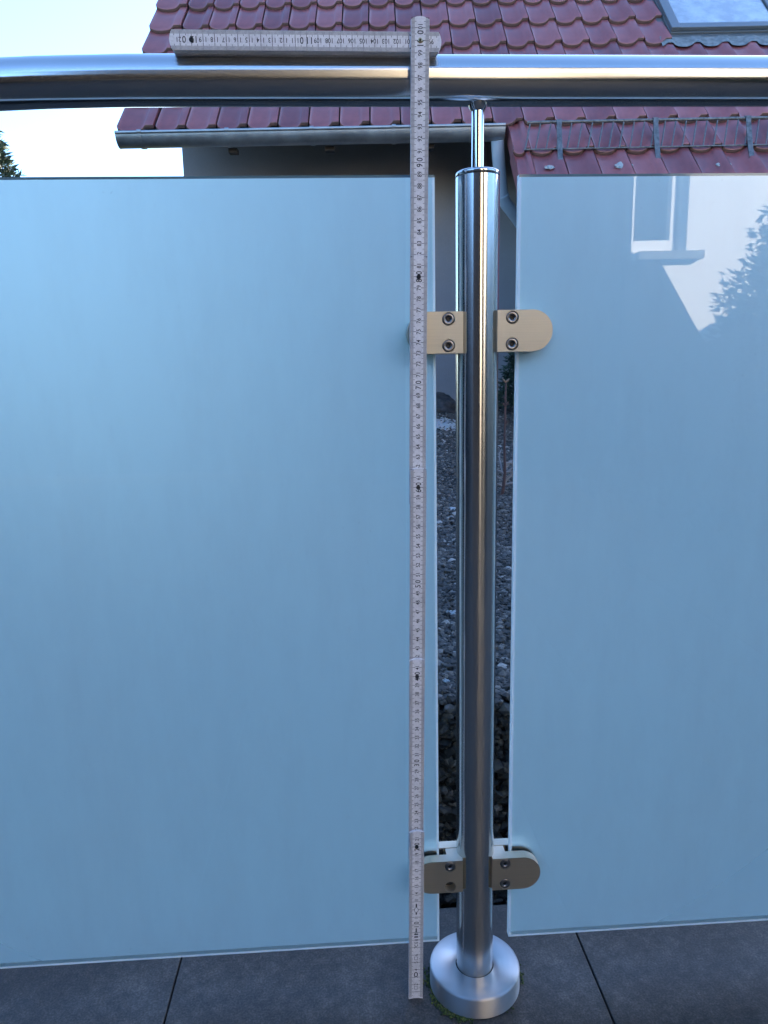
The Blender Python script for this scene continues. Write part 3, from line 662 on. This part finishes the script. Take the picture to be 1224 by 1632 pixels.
# moss in the joint round the base cover
n = 1500; a = nrs.uniform(0, 2*np.pi, n); wgt = np.clip(0.35+0.65*np.sin(a*2.0+0.3)+0.4*np.sin(5*a), 0, 1); kp = nrs.uniform(0, 1, n) < wgt; a = a[kp]
r_ = RB + np.abs(nrs.normal(0, 0.0035, len(a))); P = np.stack([r_*np.cos(a), r_*np.sin(a), np.full(len(a), 0.0006)], 1)
V, F = pebbles(P, nrs.uniform(0.0005, 0.0014, len(a)), 0.8, 41)
tag(link("moss", numpy_mesh("moss", V, F, "moss")), "thin green moss fringe around the round base cover", "moss", kind="stuff")

# ================================================================== FOLDING RULE
BASE = Vector((-0.07208, -0.01259, 0.0)); TOP = Vector((-0.05787, -0.03875, 0.0)); TOP.z = math.sqrt(1-(TOP.x-BASE.x)**2-(TOP.y-BASE.y)**2)
rule = empty("folding_rule", BASE); tag(rule, "weathered white folding rule leaning on the handrail, top section folded sideways", "folding rule")
UV = (TOP-BASE).normalized(); WV = (Vector((1, 0, 0)) - UV*UV.x).normalized(); NV = WV.cross(UV).normalized()
if NV.y > 0: NV = -NV
TH, RWD, OV = 0.0032, 0.0163, 0.0193
# glyphs
GLY = {}
def glyph(ch):
    if ch not in GLY:
        c = bpy.data.curves.new("g", 'FONT'); c.body = ch; c.size = 1.0; c.resolution_u = 3; c.offset = 0.012
        o = bpy.data.objects.new("g", c); COL.objects.link(o); dg = bpy.context.evaluated_depsgraph_get(); dg.update()
        me = bpy.data.meshes.new_from_object(o.evaluated_get(dg)); V = np.array([v.co[:2] for v in me.vertices]); F = [tuple(p.vertices) for p in me.polygons]
        bpy.data.objects.remove(o); bpy.data.meshes.remove(me)
        GLY[ch] = (V - [(V[:, 0].min()+V[:, 0].max())/2, 0] if len(V) else V, F, float(V[:, 0].max()-V[:, 0].min()))
    return GLY[ch]
CAPH = 0.73
def put_text(b, txt, s, h, fr, adv=0.62, gap=0.0, flip=False):
    """txt centred on s (metres along the rule); reads along the rule; fr(t, across) -> 3D"""
    step = h*adv; n_ = len(txt); pos = [(i-(n_-1)/2)*step for i in range(n_)]
    if gap:
        pos = [p + (gap/2 if i >= n_-1 or (n_ == 2 and i == 1) else -gap/2) for i, p in enumerate(pos)]
    for ch, p0 in zip(txt, pos):
        V, F, w = glyph(ch); k = h/CAPH
        b.add([fr(s+p0+x*k*0.86, -(y*k-h/2)) for x, y in V], F)
def strip(b, s0, s1, a0, a1, fr): b.add([fr(s0, a0), fr(s1, a0), fr(s1, a1), fr(s0, a1)], [(0, 1, 2, 3)])
def seg_outline(s0, s1, round0=True, round1=True, sag=0.0024):
    hw = RWD/2; n = 10; poly = []
    def capx(t): return sag*(1-(t/hw)**2)
    for i in range(n+1):
        t = -hw + 2*hw*i/n; poly.append((s0 + (sag - capx(t) if round0 else (capx(t)*0.45)), t))
    for i in range(n+1):
        t = hw - 2*hw*i/n; poly.append((s1 - (sag - capx(t)) if round1 else s1, t))
    return poly
def segment(k, s0, s1, org, U, W, N, scale=True, round0=True):
    """one wooden section; org is where 0 cm of this section's axis lies"""
    fr3 = lambda s, a, h: tuple(org + U*s + W*a + N*h)
    b = MB(); b.prism(seg_outline(s0, s1, round0), -TH, 0, fr3); o = b.build("rule_section", "rule_paint", rule, bevel=0.0003)
    if not scale: return o
    fr = lambda s, a: fr3(s, a, 0.00007)
    t = MB(); hw = RWD/2-0.0002
    vs0 = math.ceil(s0*1000+2.2); vs1 = math.floor(s1*1000-1.2)
    for mm in range(vs0, vs1+1):
        s = mm/1000; l_ = 0.0058 if mm % 10 == 0 else (0.0046 if mm % 5 == 0 else 0.0032); w = 0.00019 if mm % 10 else 0.00022
        for sg_ in (-1, 1): strip(t, s-w, s+w, sg_*hw, sg_*(hw-l_), fr)
    for cm in range(math.ceil(s0*100+0.25), math.floor(s1*100-0.15)+1):
        s = cm/100
        if cm == 0: continue
        if cm in (11, 12, 13): continue
        if cm % 10 == 0:
            txt = str(cm); h = 0.0056
            if cm % 20 == 0: put_text(t, txt, s+(0.0012 if cm >= 100 else 0), h, fr, 0.62, 0.0034)
            else:
                put_text(t, txt, s, h, fr, 0.64, 0.0014); strip(t, s-0.00013, s+0.00013, -hw, hw, fr)
        else: put_text(t, str(cm), s, 0.0041, fr, 0.60)
    if k == 0:      # maker's marks near the lower end
        put_text(t, "CE", 0.0745, 0.0040, fr, 0.95)
        strip(t, 0.0905, 0.0955, -0.0007, 0.0007, fr); strip(t, 0.0868, 0.0885, -0.0022, 0.0022, fr); strip(t, 0.0832, 0.0850, -0.0022, 0.0022, fr)
        for a_ in (0.1085, 0.1100, 0.1300, 0.1315, 0.1330): strip(t, a_, a_+0.0005, -0.0019, 0.0019, fr)
        strip(t, 0.1135, 0.1160, -0.0008, 0.0008, fr); strip(t, 0.1230, 0.1275, -0.0008, 0.0008, fr)
        def ringm(sc, rs_, ra, w):
            n_ = 28; vs = []
            for i in range(n_):
                th = 2*math.pi*i/n_; vs += [fr(sc+rs_*math.cos(th), ra*math.sin(th)), fr(sc+(rs_-w)*math.cos(th), (ra-w)*math.sin(th))]
            t.add(vs, [(2*i, 2*i+1, (2*i+3) % (2*n_), (2*i+2) % (2*n_)) for i in range(n_)])
        ringm(0.1195, 0.0033, 0.0024, 0.0005); ringm(0.0335, 0.0036, 0.0023, 0.0011)
        for sc in (0.0155, 0.0555):
            for q0, q1, a0, a1 in ((-.0022, -.0018, -.0019, .0019), (.0018, .0022, -.0019, .0019), (-.0018, .0018, -.0019, -.0015), (-.0018, .0018, .0015, .0019)): strip(t, sc+q0, sc+q1, a0, a1, fr)
    if k == 5:
        for a_ in (-0.0052, 0.0052): strip(t, 1.0075, 1.0088, a_-0.0006, a_+0.0006, fr)
    pm = t.build("printed_scale", "rule_ink", o, fix=False)
    return o
def rivet(parent, org, U, W, N, s, bright=False):
    q = MB(); n_ = 20; c = org + U*s
    for (r0, h0), (r1, h1) in (((0.0021, 0.0), (0.0021, 0.0006)), ((0.0021, 0.0006), (0.0014, 0.0009)), ((0.0014, 0.0009), (0.0008, 0.0003))):
        vs = [tuple(c + (U*math.cos(2*math.pi*i/n_)+W*math.sin(2*math.pi*i/n_))*r + N*h) for r, h in ((r0, h0), (r1, h1)) for i in range(n_)]
        q.add(vs, [(i, (i+1) % n_, n_+(i+1) % n_, n_+i) for i in range(n_)], 0, True)
    q.add([tuple(c + (U*math.cos(2*math.pi*i/n_)+W*math.sin(2*math.pi*i/n_))*0.0009 + N*0.0003) for i in range(n_)], [tuple(range(n_))], 1)
    q.build("rivet", ["rivet_brass" if bright else "rivet_dark", "socket_dark"], parent)
O0 = Vector((0, 0, 0))
secs = []
for k in range(5):
    org = O0 - NV*((k-2)*TH) + WV*(0.0002*(-1)**k)
    o = segment(k, 0.0 if k == 0 else 0.2*k-OV, 0.2*(k+1)+OV, org, UV, WV, NV, True, k != 0); secs.append((o, org))
    rivet(o, org, UV, WV, NV, 0.2*(k+1), k == 4)
# sideways section and the folded rest of the rule behind it
HU = (Vector((-1, 0, 0.0045))).normalized(); HN = Vector((0, -1, 0)); HN = (HN - HU*HN.dot(HU)).normalized(); HWv = HN.cross(HU).normalized()
if HWv.z < 0: HWv = -HWv
J = secs[4][1] + UV*1.0 - NV*TH                      # joint at 100 cm, on the next layer
horg = J - HU*1.0
o = segment(5, 1.0-OV, 1.2+OV, horg, HU, HWv, HN, True); rivet(o, horg, HU, HWv, HN, 1.2)
for k in range(1, 5):
    segment(5+k, 1.0-OV+0.0004*k, 1.2+OV-0.0006*(k % 2), horg - HN*(TH*k+0.00005*k) + HWv*0.0002*(-1)**k, HU, HWv, HN, False)
